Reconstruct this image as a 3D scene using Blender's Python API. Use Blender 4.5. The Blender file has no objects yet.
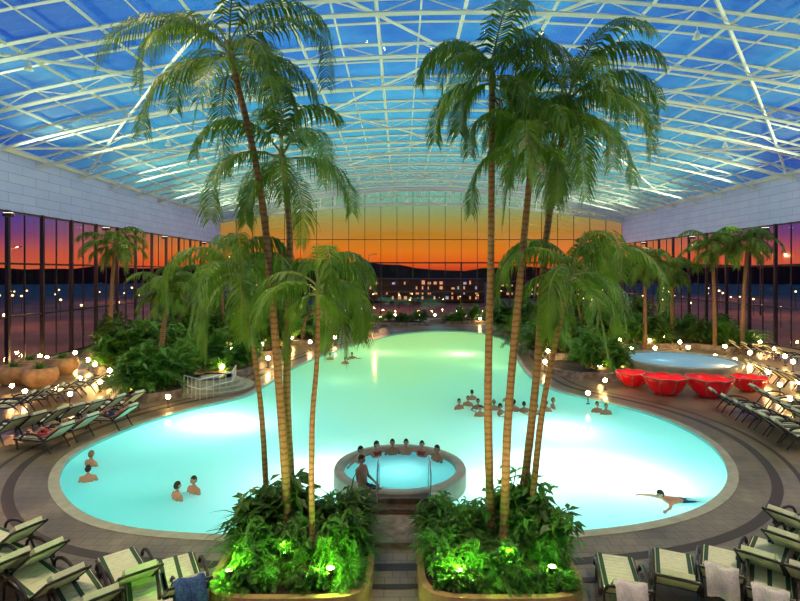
import bpy, bmesh, math, random
from mathutils import Vector, Matrix, Euler
from mathutils.geometry import tessellate_polygon
random.seed(7)
F=520.0; H=6.0; HY=272.0
XL,XR,YF,YB=-23.5,29.0,-8.0,68.0
EAVE=13.3
def P(px,py,z=0.0):
    d=F*(H-z)/(py-HY); return Vector(((px-400)/F*d,d,z))
def W(px,py,d):
    return Vector(((px-400)/F*d,d,H+(HY-py)/F*d))
sc=bpy.context.scene
try:
    sc.view_settings.view_transform='Standard'; sc.view_settings.look='None'
except Exception: pass

# ---------------------------------------------------------------- materials
def mat(name,col,rough=0.6,metal=0.0,emit=None,estr=0.0,spec=0.5):
    m=bpy.data.materials.new(name); m.use_nodes=True
    b=m.node_tree.nodes['Principled BSDF']
    b.inputs['Base Color'].default_value=(*col,1); b.inputs['Roughness'].default_value=rough
    b.inputs['Metallic'].default_value=metal
    b.inputs['Specular IOR Level'].default_value=spec
    if emit: b.inputs['Emission Color'].default_value=(*emit,1); b.inputs['Emission Strength'].default_value=estr
    return m
def noisy(m,c1,c2,scale=5,bump=0.0,coord='Object',detail=4):
    nt=m.node_tree; b=nt.nodes['Principled BSDF']
    tc=nt.nodes.new('ShaderNodeTexCoord'); n=nt.nodes.new('ShaderNodeTexNoise'); n.inputs['Scale'].default_value=scale; n.inputs['Detail'].default_value=detail
    r=nt.nodes.new('ShaderNodeValToRGB'); r.color_ramp.elements[0].position=.3; r.color_ramp.elements[1].position=.7
    r.color_ramp.elements[0].color=(*c1,1); r.color_ramp.elements[1].color=(*c2,1)
    nt.links.new(tc.outputs[coord],n.inputs['Vector']); nt.links.new(n.outputs['Fac'],r.inputs['Fac']); nt.links.new(r.outputs['Color'],b.inputs['Base Color'])
    if bump:
        bp=nt.nodes.new('ShaderNodeBump'); bp.inputs['Strength'].default_value=bump; nt.links.new(n.outputs['Fac'],bp.inputs['Height']); nt.links.new(bp.outputs['Normal'],b.inputs['Normal'])
    return m
def leafmat(name,c1,c2,tr=.3):
    m=mat(name,c1,.4); noisy(m,c1,c2,2.5)
    nt=m.node_tree; b=nt.nodes['Principled BSDF']; o=nt.nodes['Material Output']
    t=nt.nodes.new('ShaderNodeBsdfTranslucent'); mx=nt.nodes.new('ShaderNodeMixShader'); mx.inputs[0].default_value=tr
    t.inputs['Color'].default_value=(c2[0]*1.4,c2[1]*1.4,c2[2],1)
    nt.links.new(b.outputs[0],mx.inputs[1]); nt.links.new(t.outputs[0],mx.inputs[2]); nt.links.new(mx.outputs[0],o.inputs['Surface'])
    return m
M={}
M['leaf']=leafmat('palm_leaf',(.02,.09,.005),(.17,.31,.02),.25)
M['leaf2']=leafmat('shrub_leaf',(.03,.14,.015),(.13,.38,.04))
M['leafd']=leafmat('dark_leaf',(.02,.08,.012),(.09,.20,.02))
def trunkmat():
    m=mat('palm_bark',(.3,.2,.1),.8); nt=m.node_tree; b=nt.nodes['Principled BSDF']
    tc=nt.nodes.new('ShaderNodeTexCoord'); w=nt.nodes.new('ShaderNodeTexWave'); w.bands_direction='Z'; w.inputs['Scale'].default_value=2.6; w.inputs['Distortion'].default_value=5; w.inputs['Detail'].default_value=4; w.inputs['Detail Scale'].default_value=2
    r=nt.nodes.new('ShaderNodeValToRGB'); r.color_ramp.elements[0].color=(.22,.11,.045,1); r.color_ramp.elements[1].color=(.37,.21,.09,1); r.color_ramp.elements[1].position=.5
    bp=nt.nodes.new('ShaderNodeBump'); bp.inputs['Strength'].default_value=.4
    nt.links.new(tc.outputs['Object'],w.inputs['Vector']); nt.links.new(w.outputs['Fac'],r.inputs['Fac']); nt.links.new(r.outputs['Color'],b.inputs['Base Color']); nt.links.new(w.outputs['Fac'],bp.inputs['Height']); nt.links.new(bp.outputs['Normal'],b.inputs['Normal'])
    return m
M['trunk']=trunkmat()
M['stem']=mat('palm_stem',(.25,.30,.07),.5)
M['steel']=mat('white_steel',(.88,.90,.80),.4)
M['dark']=mat('dark_frame',(.035,.025,.022),.4)
M['chrome']=mat('chrome',(.7,.7,.7),.15,1.0)
M['soil']=noisy(mat('soil',(.05,.03,.02),.9),(.03,.02,.01),(.1,.06,.03),6,.4)
M['rock']=noisy(mat('rock',(.3,.25,.2),.85),(.14,.11,.08),(.4,.33,.25),3,.6)
M['curb']=noisy(mat('sandstone_curb',(.5,.28,.12),.6),(.36,.2,.09),(.6,.36,.17),4,.2)
M['rim']=noisy(mat('pool_rim_stone',(.6,.6,.45),.4),(.38,.40,.27),(.54,.54,.38),3)
M['drain']=mat('drain_grate',(.05,.042,.03),.5)
M['basin']=mat('basin_tile',(.30,.74,.66),.5)
M['red']=mat('red_glass_fibre',(.85,.008,.012),.22,emit=(1,.01,.02),estr=.10)  # weak emission paints a red glow in place of spotlights on the bowls
M['cream']=noisy(mat('cream_fabric',(.75,.75,.55),.8),(.74,.78,.48),(.88,.90,.64),9)
M['greenf']=mat('green_fabric',(.04,.1,.05),.8)
M['towelw']=noisy(mat('towel_white',(.75,.66,.66),.95),(.7,.6,.6),(.9,.84,.84),30,.4)
M['towelb']=noisy(mat('towel_blue',(.05,.1,.3),.95),(.03,.06,.2),(.1,.2,.45),30,.4)
M['lamp']=mat('lamp_globe',(1,1,.9),.5,emit=(1,.60,.22),estr=100)
M['fixl']=mat('added_uplight_lens',(1,1,.9),.5,emit=(1,.9,.7),estr=3)
M['lampg']=mat('green_lamp_lens',(.6,1,.6),.5,emit=(.4,1,.25),estr=12)
M['wood']=noisy(mat('dark_wood',(.12,.07,.04),.5),(.07,.04,.02),(.18,.11,.06),5)
M['hair']=mat('hair_dark',(.03,.018,.01),.6); M['hair2']=mat('hair_blond',(.3,.18,.07),.6)
M['skin']=mat('skin',(.68,.33,.19),.5); M['skin2']=mat('skin_tanned',(.52,.24,.13),.5)
M['sw1']=mat('swimwear_navy',(.02,.03,.12),.6); M['sw2']=mat('swimwear_red',(.5,.03,.03),.6)
M['eye']=mat('eye',(.02,.02,.02),.2)
def brick(name,c1,c2,cm,w,h,mortar,rough,coord_rot=None,noise=.0,bump=.1):
    m=mat(name,c1,rough); nt=m.node_tree; b=nt.nodes['Principled BSDF']
    tc=nt.nodes.new('ShaderNodeTexCoord'); mp=nt.nodes.new('ShaderNodeMapping')
    if coord_rot: mp.inputs['Rotation'].default_value=coord_rot
    t=nt.nodes.new('ShaderNodeTexBrick'); t.inputs['Color1'].default_value=(*c1,1); t.inputs['Color2'].default_value=(*c2,1); t.inputs['Mortar'].default_value=(*cm,1)
    t.inputs['Scale'].default_value=1; t.inputs['Brick Width'].default_value=w; t.inputs['Row Height'].default_value=h; t.inputs['Mortar Size'].default_value=mortar
    n=nt.nodes.new('ShaderNodeTexNoise'); n.inputs['Scale'].default_value=.7; n.inputs['Detail'].default_value=6
    rr=nt.nodes.new('ShaderNodeMapRange'); rr.inputs[1].default_value=.3; rr.inputs[2].default_value=.7; rr.inputs[3].default_value=1-noise; rr.inputs[4].default_value=1.15
    mx=nt.nodes.new('ShaderNodeMix'); mx.data_type='RGBA'; mx.blend_type='MULTIPLY'; mx.inputs[0].default_value=1
    nt.links.new(tc.outputs['Object'],mp.inputs['Vector']); nt.links.new(mp.outputs[0],t.inputs['Vector']); nt.links.new(tc.outputs['Object'],n.inputs['Vector'])
    nt.links.new(n.outputs['Fac'],rr.inputs[0])
    nt.links.new(t.outputs['Color'],mx.inputs[6]); nt.links.new(rr.outputs[0],mx.inputs[7]); nt.links.new(mx.outputs[2],b.inputs['Base Color'])
    return m
M['floor']=brick('deck_tile',(.34,.28,.17),(.28,.23,.145),(.17,.14,.09),.6,.6,.012,.28,noise=.65)
M['ring']=brick('ring_tile',(.30,.25,.155),(.25,.21,.13),(.15,.12,.08),.3,.3,.01,.28,noise=.5)
M['panel']=brick('wall_panel',(.50,.60,.95),(.45,.55,.92),(.28,.32,.55),2.4,.6,.02,.4,coord_rot=(0,math.radians(90),math.radians(90)))
M['wallf']=mat('plaster',(.4,.38,.34),.8)
def glassmat(name,tint,gl,dif=0,dcol=(1,1,1)):
    m=bpy.data.materials.new(name); m.use_nodes=True; nt=m.node_tree; nt.nodes.remove(nt.nodes['Principled BSDF']); o=nt.nodes['Material Output']
    t=nt.nodes.new('ShaderNodeBsdfTransparent'); t.inputs[0].default_value=(*tint,1)
    g=nt.nodes.new('ShaderNodeBsdfGlossy'); g.inputs['Roughness'].default_value=.03
    mx=nt.nodes.new('ShaderNodeMixShader'); mx.inputs[0].default_value=gl
    nt.links.new(t.outputs[0],mx.inputs[1]); nt.links.new(g.outputs[0],mx.inputs[2]); last=mx.outputs[0]
    if dif:
        d=nt.nodes.new('ShaderNodeBsdfDiffuse'); d.inputs[0].default_value=(*dcol,1); m3=nt.nodes.new('ShaderNodeMixShader'); m3.inputs[0].default_value=dif
        nt.links.new(last,m3.inputs[1]); nt.links.new(d.outputs[0],m3.inputs[2]); last=m3.outputs[0]
    nt.links.new(last,o.inputs['Surface']); return m
M['glass']=glassmat('window_glass',(.92,.88,.86),.09)
M['roofg']=glassmat('roof_panel',(.95,1,1),.06,.13,(.6,.98,.85))
def glow_watermat(name,stops,estr,axis='Y',lo=8,hi=60,tr=.9):
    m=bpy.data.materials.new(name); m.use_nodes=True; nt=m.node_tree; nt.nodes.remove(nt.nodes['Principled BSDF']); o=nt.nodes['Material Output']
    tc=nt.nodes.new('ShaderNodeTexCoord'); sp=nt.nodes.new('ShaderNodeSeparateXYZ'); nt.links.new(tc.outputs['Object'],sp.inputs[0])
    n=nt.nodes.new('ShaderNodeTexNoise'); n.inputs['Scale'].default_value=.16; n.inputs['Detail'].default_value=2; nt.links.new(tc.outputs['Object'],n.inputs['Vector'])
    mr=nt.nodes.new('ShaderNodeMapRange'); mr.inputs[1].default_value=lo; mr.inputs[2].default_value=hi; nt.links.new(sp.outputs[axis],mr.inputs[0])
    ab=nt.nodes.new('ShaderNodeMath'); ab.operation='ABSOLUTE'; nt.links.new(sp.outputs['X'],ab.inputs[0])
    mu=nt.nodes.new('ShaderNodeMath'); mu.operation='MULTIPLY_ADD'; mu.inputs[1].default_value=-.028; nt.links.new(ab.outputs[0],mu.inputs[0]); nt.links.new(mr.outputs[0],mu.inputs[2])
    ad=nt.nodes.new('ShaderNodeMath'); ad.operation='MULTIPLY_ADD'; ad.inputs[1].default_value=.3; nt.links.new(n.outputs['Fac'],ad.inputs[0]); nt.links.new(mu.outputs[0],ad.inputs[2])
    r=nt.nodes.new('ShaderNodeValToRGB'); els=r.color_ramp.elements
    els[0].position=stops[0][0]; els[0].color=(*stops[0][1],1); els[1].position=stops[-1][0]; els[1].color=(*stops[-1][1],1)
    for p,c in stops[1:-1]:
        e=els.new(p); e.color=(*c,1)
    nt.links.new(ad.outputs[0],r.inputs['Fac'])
    em=nt.nodes.new('ShaderNodeEmission'); em.inputs['Strength'].default_value=estr; nt.links.new(r.outputs['Color'],em.inputs['Color'])  # emission ramp paints the underwater lamps' glow into the water colour
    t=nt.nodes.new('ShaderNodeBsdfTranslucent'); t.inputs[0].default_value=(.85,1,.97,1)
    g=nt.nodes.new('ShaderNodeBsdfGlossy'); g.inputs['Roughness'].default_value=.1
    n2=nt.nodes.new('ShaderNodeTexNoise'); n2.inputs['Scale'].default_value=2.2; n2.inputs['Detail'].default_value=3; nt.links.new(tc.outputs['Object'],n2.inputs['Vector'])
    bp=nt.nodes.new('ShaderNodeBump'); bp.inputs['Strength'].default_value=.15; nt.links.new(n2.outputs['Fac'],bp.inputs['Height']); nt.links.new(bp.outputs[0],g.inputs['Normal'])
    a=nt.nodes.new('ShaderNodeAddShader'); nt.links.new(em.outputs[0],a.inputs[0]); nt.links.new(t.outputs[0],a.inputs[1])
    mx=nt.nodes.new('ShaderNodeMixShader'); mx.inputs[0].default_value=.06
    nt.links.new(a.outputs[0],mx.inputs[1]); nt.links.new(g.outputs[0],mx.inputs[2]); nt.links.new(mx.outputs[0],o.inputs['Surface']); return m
M['water']=glow_watermat('milky_thermal_water_glow',[(-.0,(.01,.34,.44)),(.2,(.06,.44,.40)),(.38,(.26,.56,.30)),(.55,(.34,.58,.14)),(.75,(.50,.62,.06))],.5)  # painted glow: cyan at the sides, yellow-green towards the back
M['waterj']=glow_watermat('spa_water',[(0,(.03,.42,.62)),(1,(.06,.5,.7))],.5)
M['waterb']=glow_watermat('basin_water',[(0,(.02,.22,.55)),(1,(.04,.3,.62))],.5)

# ---------------------------------------------------------------- mesh builder
class MB:
    def __init__(s): s.v=[];s.f=[];s.m=[]
    def add(s,vs,fs,mi=0):
        o=len(s.v); s.v+= [tuple(v) for v in vs]; s.f+=[tuple(i+o for i in f) for f in fs]; s.m+=[mi]*len(fs)
    def box(s,a,b,mi=0):
        x0,y0,z0=a;x1,y1,z1=b
        s.add([(x0,y0,z0),(x1,y0,z0),(x1,y1,z0),(x0,y1,z0),(x0,y0,z1),(x1,y0,z1),(x1,y1,z1),(x0,y1,z1)],
              [(0,3,2,1),(4,5,6,7),(0,1,5,4),(1,2,6,5),(2,3,7,6),(3,0,4,7)],mi)
    def obox(s,c,size,rot,mi=0):
        R=Euler(rot).to_matrix(); c=Vector(c); hx,hy,hz=[k/2 for k in size]
        vs=[c+R@Vector((x,y,z)) for z in(-hz,hz) for x,y in((-hx,-hy),(hx,-hy),(hx,hy),(-hx,hy))]
        s.add(vs,[(0,3,2,1),(4,5,6,7),(0,1,5,4),(1,2,6,5),(2,3,7,6),(3,0,4,7)],mi)
    def tube(s,pts,rad,n=6,mi=0,cap=True):
        pts=[Vector(p) for p in pts]
        if not hasattr(rad,'__len__'): rad=[rad]*len(pts)
        vs=[];ref=None
        for i,p in enumerate(pts):
            t=(pts[min(i+1,len(pts)-1)]-pts[max(i-1,0)])
            if t.length<1e-6: t=Vector((0,0,1))
            t.normalize()
            if ref is None: ref=Vector((0,0,1)) if abs(t.z)<.9 else Vector((1,0,0))
            u=(ref-t*ref.dot(t)); u.normalize(); w=t.cross(u); ref=u
            for k in range(n):
                a=2*math.pi*k/n; vs.append(p+(u*math.cos(a)+w*math.sin(a))*rad[i])
        fs=[]
        for i in range(len(pts)-1):
            for k in range(n):
                fs.append((i*n+k,i*n+(k+1)%n,(i+1)*n+(k+1)%n,(i+1)*n+k))
        if cap: fs.append(tuple(range(n))[::-1]); fs.append(tuple((len(pts)-1)*n+k for k in range(n)))
        s.add(vs,fs,mi)
    def revolve(s,c,prof,n=24,mi=0,sx=1,sy=1):
        c=Vector(c);vs=[];fs=[]
        for r,z in prof:
            for k in range(n):
                a=2*math.pi*k/n; vs.append(c+Vector((r*sx*math.cos(a),r*sy*math.sin(a),z)))
        for i in range(len(prof)-1):
            for k in range(n): fs.append((i*n+k,i*n+(k+1)%n,(i+1)*n+(k+1)%n,(i+1)*n+k))
        s.add(vs,fs,mi)
    def disc(s,c,r,n=32,mi=0):
        s.add([Vector(c)+Vector((r*math.cos(2*math.pi*k/n),r*math.sin(2*math.pi*k/n),0)) for k in range(n)],[tuple(range(n))],mi)
    def mesh(s,name,mats,smooth=False):
        me=bpy.data.meshes.new(name); me.from_pydata(s.v,[],s.f)
        for k in mats: me.materials.append(M[k])
        for p,mi in zip(me.polygons,s.m): p.material_index=mi; p.use_smooth=smooth
        me.update(); return me
    def obj(s,name,mats,smooth=False,loc=(0,0,0),rot=0,scale=1):
        return place(name,s.mesh(name+'_mesh',mats,smooth),loc,rot,scale)
def place(name,me,loc=(0,0,0),rot=0,scale=1):
    o=bpy.data.objects.new(name,me); sc.collection.objects.link(o); o.location=loc
    o.rotation_euler=rot if hasattr(rot,'__len__') else (0,0,rot); o.scale=scale if hasattr(scale,'__len__') else (scale,)*3
    return o
def light(name,kind,loc,power,col,size=.2,parent=None,rot=None,spot=None):
    l=bpy.data.lights.new(name,kind); l.energy=power; l.color=col
    if kind=='AREA': l.size=size
    else: l.shadow_soft_size=size
    if spot: l.spot_size=math.radians(spot); l.spot_blend=.7
    o=bpy.data.objects.new(name,l); sc.collection.objects.link(o); o.location=loc
    if rot: o.rotation_euler=rot
    if parent is not None:
        o.parent=parent
    return o

# ---------------------------------------------------------------- world
w=bpy.data.worlds.new('dusk_sky'); sc.world=w; w.use_nodes=True; nt=w.node_tree; bg=nt.nodes['Background']
tc=nt.nodes.new('ShaderNodeTexCoord'); sp=nt.nodes.new('ShaderNodeSeparateXYZ'); nt.links.new(tc.outputs['Generated'],sp.inputs[0])
def ramp(stops):
    r=nt.nodes.new('ShaderNodeValToRGB'); e=r.color_ramp.elements
    e[0].position=stops[0][0]; e[0].color=(*stops[0][1],1); e[1].position=stops[-1][0]; e[1].color=(*stops[-1][1],1)
    for p,c in stops[1:-1]:
        k=e.new(p); k.color=(*c,1)
    nt.links.new(sp.outputs['Z'],r.inputs['Fac']); return r
rc=ramp([(0,(.5,.04,.01)),(.015,(.85,.11,.01)),(.04,(.85,.22,.01)),(.075,(.5,.24,.015)),(.10,(.36,.32,.06)),(.14,(.18,.48,.30)),(.22,(.04,.42,.58)),(.36,(.008,.18,.72)),(.7,(.01,.08,.4))])
rs=ramp([(0,(.75,.13,.04)),(.03,(.55,.09,.07)),(.06,(.18,.05,.2)),(.10,(.02,.05,.34)),(.25,(.004,.07,.50)),(.4,(.003,.07,.5)),(.7,(.01,.05,.35))])
def mth(op,a,b=None,v=None,clamp=False):
    n=nt.nodes.new('ShaderNodeMath'); n.operation=op; n.use_clamp=clamp
    nt.links.new(a,n.inputs[0])
    if b is not None: nt.links.new(b,n.inputs[1])
    if v is not None: n.inputs[1].default_value=v
    return n.outputs[0]
x2=mth('MULTIPLY',sp.outputs['X'],sp.outputs['X']); y2=mth('MULTIPLY',sp.outputs['Y'],sp.outputs['Y']); ln=mth('SQRT',mth('ADD',x2,y2))
az=mth('DIVIDE',sp.outputs['Y'],ln)
mr=nt.nodes.new('ShaderNodeMapRange'); mr.interpolation_type='SMOOTHSTEP'; mr.inputs[1].default_value=.78; mr.inputs[2].default_value=.98; nt.links.new(az,mr.inputs[0])
mx=nt.nodes.new('ShaderNodeMix'); mx.data_type='RGBA'; nt.links.new(mr.outputs[0],mx.inputs[0]); nt.links.new(rs.outputs[0],mx.inputs[6]); nt.links.new(rc.outputs[0],mx.inputs[7])
mp=nt.nodes.new('ShaderNodeMapping'); mp.inputs['Scale'].default_value=(3,3,9); nt.links.new(tc.outputs['Generated'],mp.inputs[0])
n=nt.nodes.new('ShaderNodeTexNoise'); n.inputs['Scale'].default_value=1.6; n.inputs['Detail'].default_value=5; nt.links.new(mp.outputs[0],n.inputs['Vector'])
cr=nt.nodes.new('ShaderNodeMapRange'); cr.inputs[1].default_value=.48; cr.inputs[2].default_value=.72; cr.inputs[4].default_value=.6; nt.links.new(n.outputs['Fac'],cr.inputs[0])
zf=nt.nodes.new('ShaderNodeMapRange'); zf.inputs[1].default_value=.1; zf.inputs[2].default_value=.2; nt.links.new(sp.outputs['Z'],zf.inputs[0])
cf=mth('MULTIPLY',cr.outputs[0],zf.outputs[0])
m2=nt.nodes.new('ShaderNodeMix'); m2.data_type='RGBA'; m2.blend_type='SCREEN'; nt.links.new(cf,m2.inputs[0]); nt.links.new(mx.outputs[2],m2.inputs[6]); m2.inputs[7].default_value=(.08,.45,.5,1)
nt.links.new(m2.outputs[2],bg.inputs['Color']); bg.inputs['Strength'].default_value=1.0

# ---------------------------------------------------------------- pool outline
pix=[(400,538),(300,538),(190,534),(130,528),(90,517),(67,500),(59,480),(70,458),(102,440),(150,421),(200,407),(245,397),(268,384),(298,366),(332,352),(368,341),(400,334),(440,331),(480,333),(503,339),(512,350),(518,362),(528,376),(552,390),(600,401),(650,414),(690,431),(716,450),(728,472),(722,491),(700,508),(655,522),(590,531),(500,536)]
ctl=[P(a,b) for a,b in pix]
def catmull(c,k=6):
    out=[];n=len(c)
    for i in range(n):
        p0,p1,p2,p3=c[i-1],c[i],c[(i+1)%n],c[(i+2)%n]
        for j in range(k):
            t=j/k
            out.append(.5*((2*p1)+(p2-p0)*t+(2*p0-5*p1+4*p2-p3)*t*t+(3*p1-p0-3*p2+p3)*t**3))
    return out
out=catmull(ctl)
for _ in range(6):
    out=[(out[i-1]+out[i]*2+out[(i+1)%len(out)])/4 for i in range(len(out))]
N=len(out)
nor=[]
area=sum(out[i].x*out[(i+1)%N].y-out[(i+1)%N].x*out[i].y for i in range(N))
for i in range(N):
    t=(out[(i+2)%N]-out[i-2]); nv=Vector((t.y,-t.x,0)).normalized()
    if area<0: nv=-nv
    nor.append(nv)
def off(d,z): return [out[i]+nor[i]*d+Vector((0,0,z)) for i in range(N)]
def filled(loops):
    vs=[v for l in loops for v in l]; tris=tessellate_polygon(loops)
    b=MB(); b.add(vs,[tuple(t) for t in tris]); return b
def upnormals(o):
    bm=bmesh.new(); bm.from_mesh(o.data); bmesh.ops.recalc_face_normals(bm,faces=bm.faces)
    if sum(f.normal.z for f in bm.faces)<0: bmesh.ops.reverse_faces(bm,faces=bm.faces)
    bm.to_mesh(o.data); bm.free()
outer=[Vector((XL,YF,0)),Vector((XR,YF,0)),Vector((XR,YB,0)),Vector((XL,YB,0))]
b=filled([outer,off(.02,0)]); upnormals(b.obj('floor',['floor']))
def strip(b,l1,l2,mi):
    n=len(l1); b.add(l1+l2,[(i,(i+1)%n,n+(i+1)%n,n+i) for i in range(n)],mi)
b=MB()
strip(b,off(0,-1.35),off(0,0.03),0)
strip(b,off(0,0.03),off(.28,0.03),1); strip(b,off(.28,0.03),off(.28,0.0),1)
strip(b,off(.28,0.012),off(1.05,0.012),2); strip(b,off(1.05,.014),off(1.32,.014),3); strip(b,off(1.32,.012),off(1.75,.012),2)
strip(b,off(1.75,.014),off(1.9,.014),3)
l=off(0,-1.35); b.add(l,[tuple(t) for t in tessellate_polygon([l])],0)
b.obj('thermal_pool',['basin','rim','ring','drain'])
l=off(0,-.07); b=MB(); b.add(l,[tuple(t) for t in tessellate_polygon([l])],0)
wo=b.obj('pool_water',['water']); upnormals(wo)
fx=MB(); fx.revolve((0,0,0),[(.01,.0),(.16,.0),(.16,.08),(.01,.1)],12); fxm=fx.mesh('underwater_light_mesh',['chrome'])
def uw(px,py,pw,col=(.85,1,.97),z=-1.15):
    p=P(px,py); o=place('underwater_light',fxm,(p.x,p.y,-1.35)); light('lens','POINT',(0,0,1.35+z),pw,col,.12,parent=o)
for a in [(212,420,170),(325,468,150),(600,468,200),(655,480,80),(562,428,140),(505,482,130),(300,490,80),(240,425,50),(540,460,90)]: uw(*a)
for a in [(640,440,6),(690,490,4),(240,450,5),(120,480,4),(150,445,4)]: uw(*a,(.2,.85,1))
for a in [(340,380,8),(460,353,90),(380,352,40),(490,365,14)]: uw(*a,(.8,1,.4))

# ---------------------------------------------------------------- room shell
def zr(x):
    u=(x-2.75)/26.25; return EAVE+3.8*(1-u*u)
nx=30; b=MB(); vs=[]
for y in (YF,YB):
    for i in range(nx+1):
        x=XL+(XR-XL)*i/nx; vs.append((x,y,zr(x)+.2))
b.add(vs,[(i,i+1,nx+2+i,nx+1+i) for i in range(nx)]); b.obj('ceiling',['roofg'],True)
b=MB()
xs=[XL+.15+(XR-XL-.3)*i/28 for i in range(29)]
y=0.0
while y<=YB-.3:
    lo=[Vector((x,y,zr(x)-.6)) for x in xs]; up=[Vector((x,y,zr(x)+.02)) for x in xs]
    b.tube(up,.1,4); b.tube(lo,.11,4)
    for i in range(0,28):
        b.tube([up[i],lo[i+1]] if i%2 else [lo[i],up[i+1]],.035,3,cap=False)
    y+=4.2
y=2.1
while y<=YB-.3:
    b.tube([Vector((x,y,zr(x)+.05)) for x in xs],.065,4); y+=4.2
for i in range(1,28):
    x=xs[i]; big=(i%2==0)
    b.tube([(x,0,zr(x)+.03),(x,YB-.3,zr(x)+.03)],.085 if big else .045,4)
def surf(x,y): return Vector((x,y,zr(x)-.12))
for s0 in range(-4,20,4):
    for sgn in (1,-1):
        pts=[]
        for i in range(29):
            x=xs[i] if sgn>0 else xs[28-i]
            yy=s0*4.2+i*2.1-20
            if 0<=yy<=YB-.3: pts.append(surf(x,yy))
        if len(pts)>1: b.tube(pts,.085,4)
for x,z in ((XL+.25,EAVE),(XR-.25,EAVE)):
    b.tube([(x,0,z),(x,YB-.3,z)],.18,4)
b.obj('roof_truss',['steel'])
for nm,x,s in (('wall_left',XL,-1),('wall_right',XR,1)):
    b=MB(); b.box((min(x,x+s*.35),YF,9.7),(max(x,x+s*.35),YB,EAVE+.1),0)
    b.box((min(x,x+s*.35),YF,-.2),(max(x,x+s*.35),YB,.35),1); b.obj(nm,['panel','wallf'])
    b=MB(); y=YF
    while y<=YB:
        b.box((min(x-s*.0,x-s*.22),y-.09,.35),(max(x,x-s*.22),y+.09,9.7),0); y+=3.0
        b.box((min(x,x-s*.08),y-1.53,.35),(max(x,x-s*.08),y-1.47,9.7),0)
    for z in (.4,3.3,6.5,9.62): b.box((min(x,x-s*.14),YF,z-.06),(max(x,x-s*.14),YB,z+.06),0)
    b.obj('trim_1' if s<0 else 'trim_2',['dark'])
    b=MB(); xx=x+s*.1; b.add([(xx,YF,.35),(xx,YB,.35),(xx,YB,9.7),(xx,YF,9.7)],[(0,1,2,3)]); b.obj('window_1' if s<0 else 'window_2',['glass'])
b=MB()
for i in range(26):
    x=XL+(XR-XL)*i/25; big=i%5==0
    b.box((x-(.1 if big else .05),YB-.2,0),(x+(.1 if big else .05),YB,7.2),0)
    b.box((x-.03,YB-.1,7.2),(x+.03,YB,zr(x)),0)
for z in (.15,3.4,7.2): b.box((XL,YB-.22,z-.09),(XR,YB,z+.09),0)
b.box((XL,YB-.1,10.2),(XR,YB,10.28),0)
b.obj('trim_3',['dark'])
b=MB(); b.add([(XL,YB+.05,0)]+[(XR,YB+.05,0)]+[(x,YB+.05,zr(x)) for x in reversed(xs)],[tuple(range(31))]); b.obj('window_3',['glass'])
b=MB()
lo=[Vector((x,YB-.6,zr(x)-2.3+1.5*abs((x-2.75)/26.25)**2)) for x in xs]; up=[Vector((x,YB-.6,zr(x)-.3)) for x in xs]; md=[u.lerp(l,.5) for u,l in zip(up,lo)]
b.tube(lo,.2,6); b.tube(up,.22,6); b.tube(md,.08,4)
for i in range(28):
    b.tube([lo[i],up[i]],.09,4); b.tube([lo[i],up[i+1]] if i%2 else [up[i],lo[i+1]],.08,4)
b.obj('gable_arch_truss',['steel'])
b=MB(); b.box((XL-.3,YF-.3,-.2),(XR+.3,YF,17.5)); b.obj('wall_front',['wallf'])

# ---------------------------------------------------------------- outside
M['ground']=noisy(mat('night_ground',(.02,.02,.02),.9),(.13,.06,.03),(.28,.14,.07),.12)
M['hill']=mat('hill',(.03,.008,.006),.95)
g=[Vector((-500,-300,-.3)),Vector((500,-300,-.3)),Vector((500,700,-.3)),Vector((-500,700,-.3))]
hole=[Vector((XL-.3,YF-.3,-.3)),Vector((XR+.3,YF-.3,-.3)),Vector((XR+.3,YB+.2,-.3)),Vector((XL-.3,YB+.2,-.3))]
upnormals(filled([g,hole]).obj('ground',['ground']))
b=MB(); vs=[];K=120
for i in range(K+1):
    a=-.3+ (math.pi+.6)*i/K; r=330
    h=9.0+2.0*math.sin(i*.31)+1.3*math.sin(i*.83+1)+random.random()*1.6
    vs+= [(r*math.cos(a),r*math.sin(a),-.4),(r*math.cos(a),r*math.sin(a),h),((r+40)*math.cos(a),(r+40)*math.sin(a),h)]
fs=[]
for i in range(K): fs+=[(3*i,3*i+3,3*i+4,3*i+1),(3*i+1,3*i+4,3*i+5,3*i+2)]
b.add(vs,fs); b.obj('hill_ridge',['hill'])
M['facade']=mat('facade',(.04,.025,.022),.8); M['lit']=mat('lit_window',(1,.7,.4),.5,emit=(1,.42,.18),estr=.75); M['litb']=mat('lit_window_cool',(.5,.7,1),.5,emit=(.5,.6,.9),estr=.6)
def hotel(x0,x1,y,h,floors):
    b=MB(); b.box((x0,y,-.3),(x1,y+10,h),0); n=int((x1-x0)/1.2)
    for f in range(floors):
        z=.5+f*(h-.4)/floors; b.box((x0,y-1,z-.35),(x1,y,z-.2),0)
        for k in range(n): b.box((x0+1.2*k,y-1,z-.2),(x0+1.2*k+.06,y-.95,z+.35),0)
        for i in range(n):
            if random.random()<.5:
                x=x0+.4+i*1.2; b.box((x,y-.05,z),(x+random.choice([.3,.6]),y-.0,z+random.uniform(.35,.8)),1 if random.random()<.85 else 2)
    b.box((x0-.3,y-1.2,h),(x1+.3,y+10.3,h+.25),0)
    b.obj('hotel_building',['facade','lit','litb'])
hotel(-8,17,105,4.4,4); hotel(24,44,125,3.5,3); hotel(-40,-16,130,3.3,3)
M['strl']=mat('street_light_lens',(1,.9,.7),.5,emit=(1,.55,.2),estr=7)
b=MB(); b.tube([(0,0,0),(0,0,3.4)],.06,6,0); b.revolve((0,0,3.3),[(.01,0),(.16,.08),(.2,.22),(.12,.34),(.01,.38)],10,1); b.tube([(0,0,3.66),(0,0,3.75)],[.26,.05],8,0)
sl=b.mesh('street_lamp_mesh',['dark','strl'])
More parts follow.
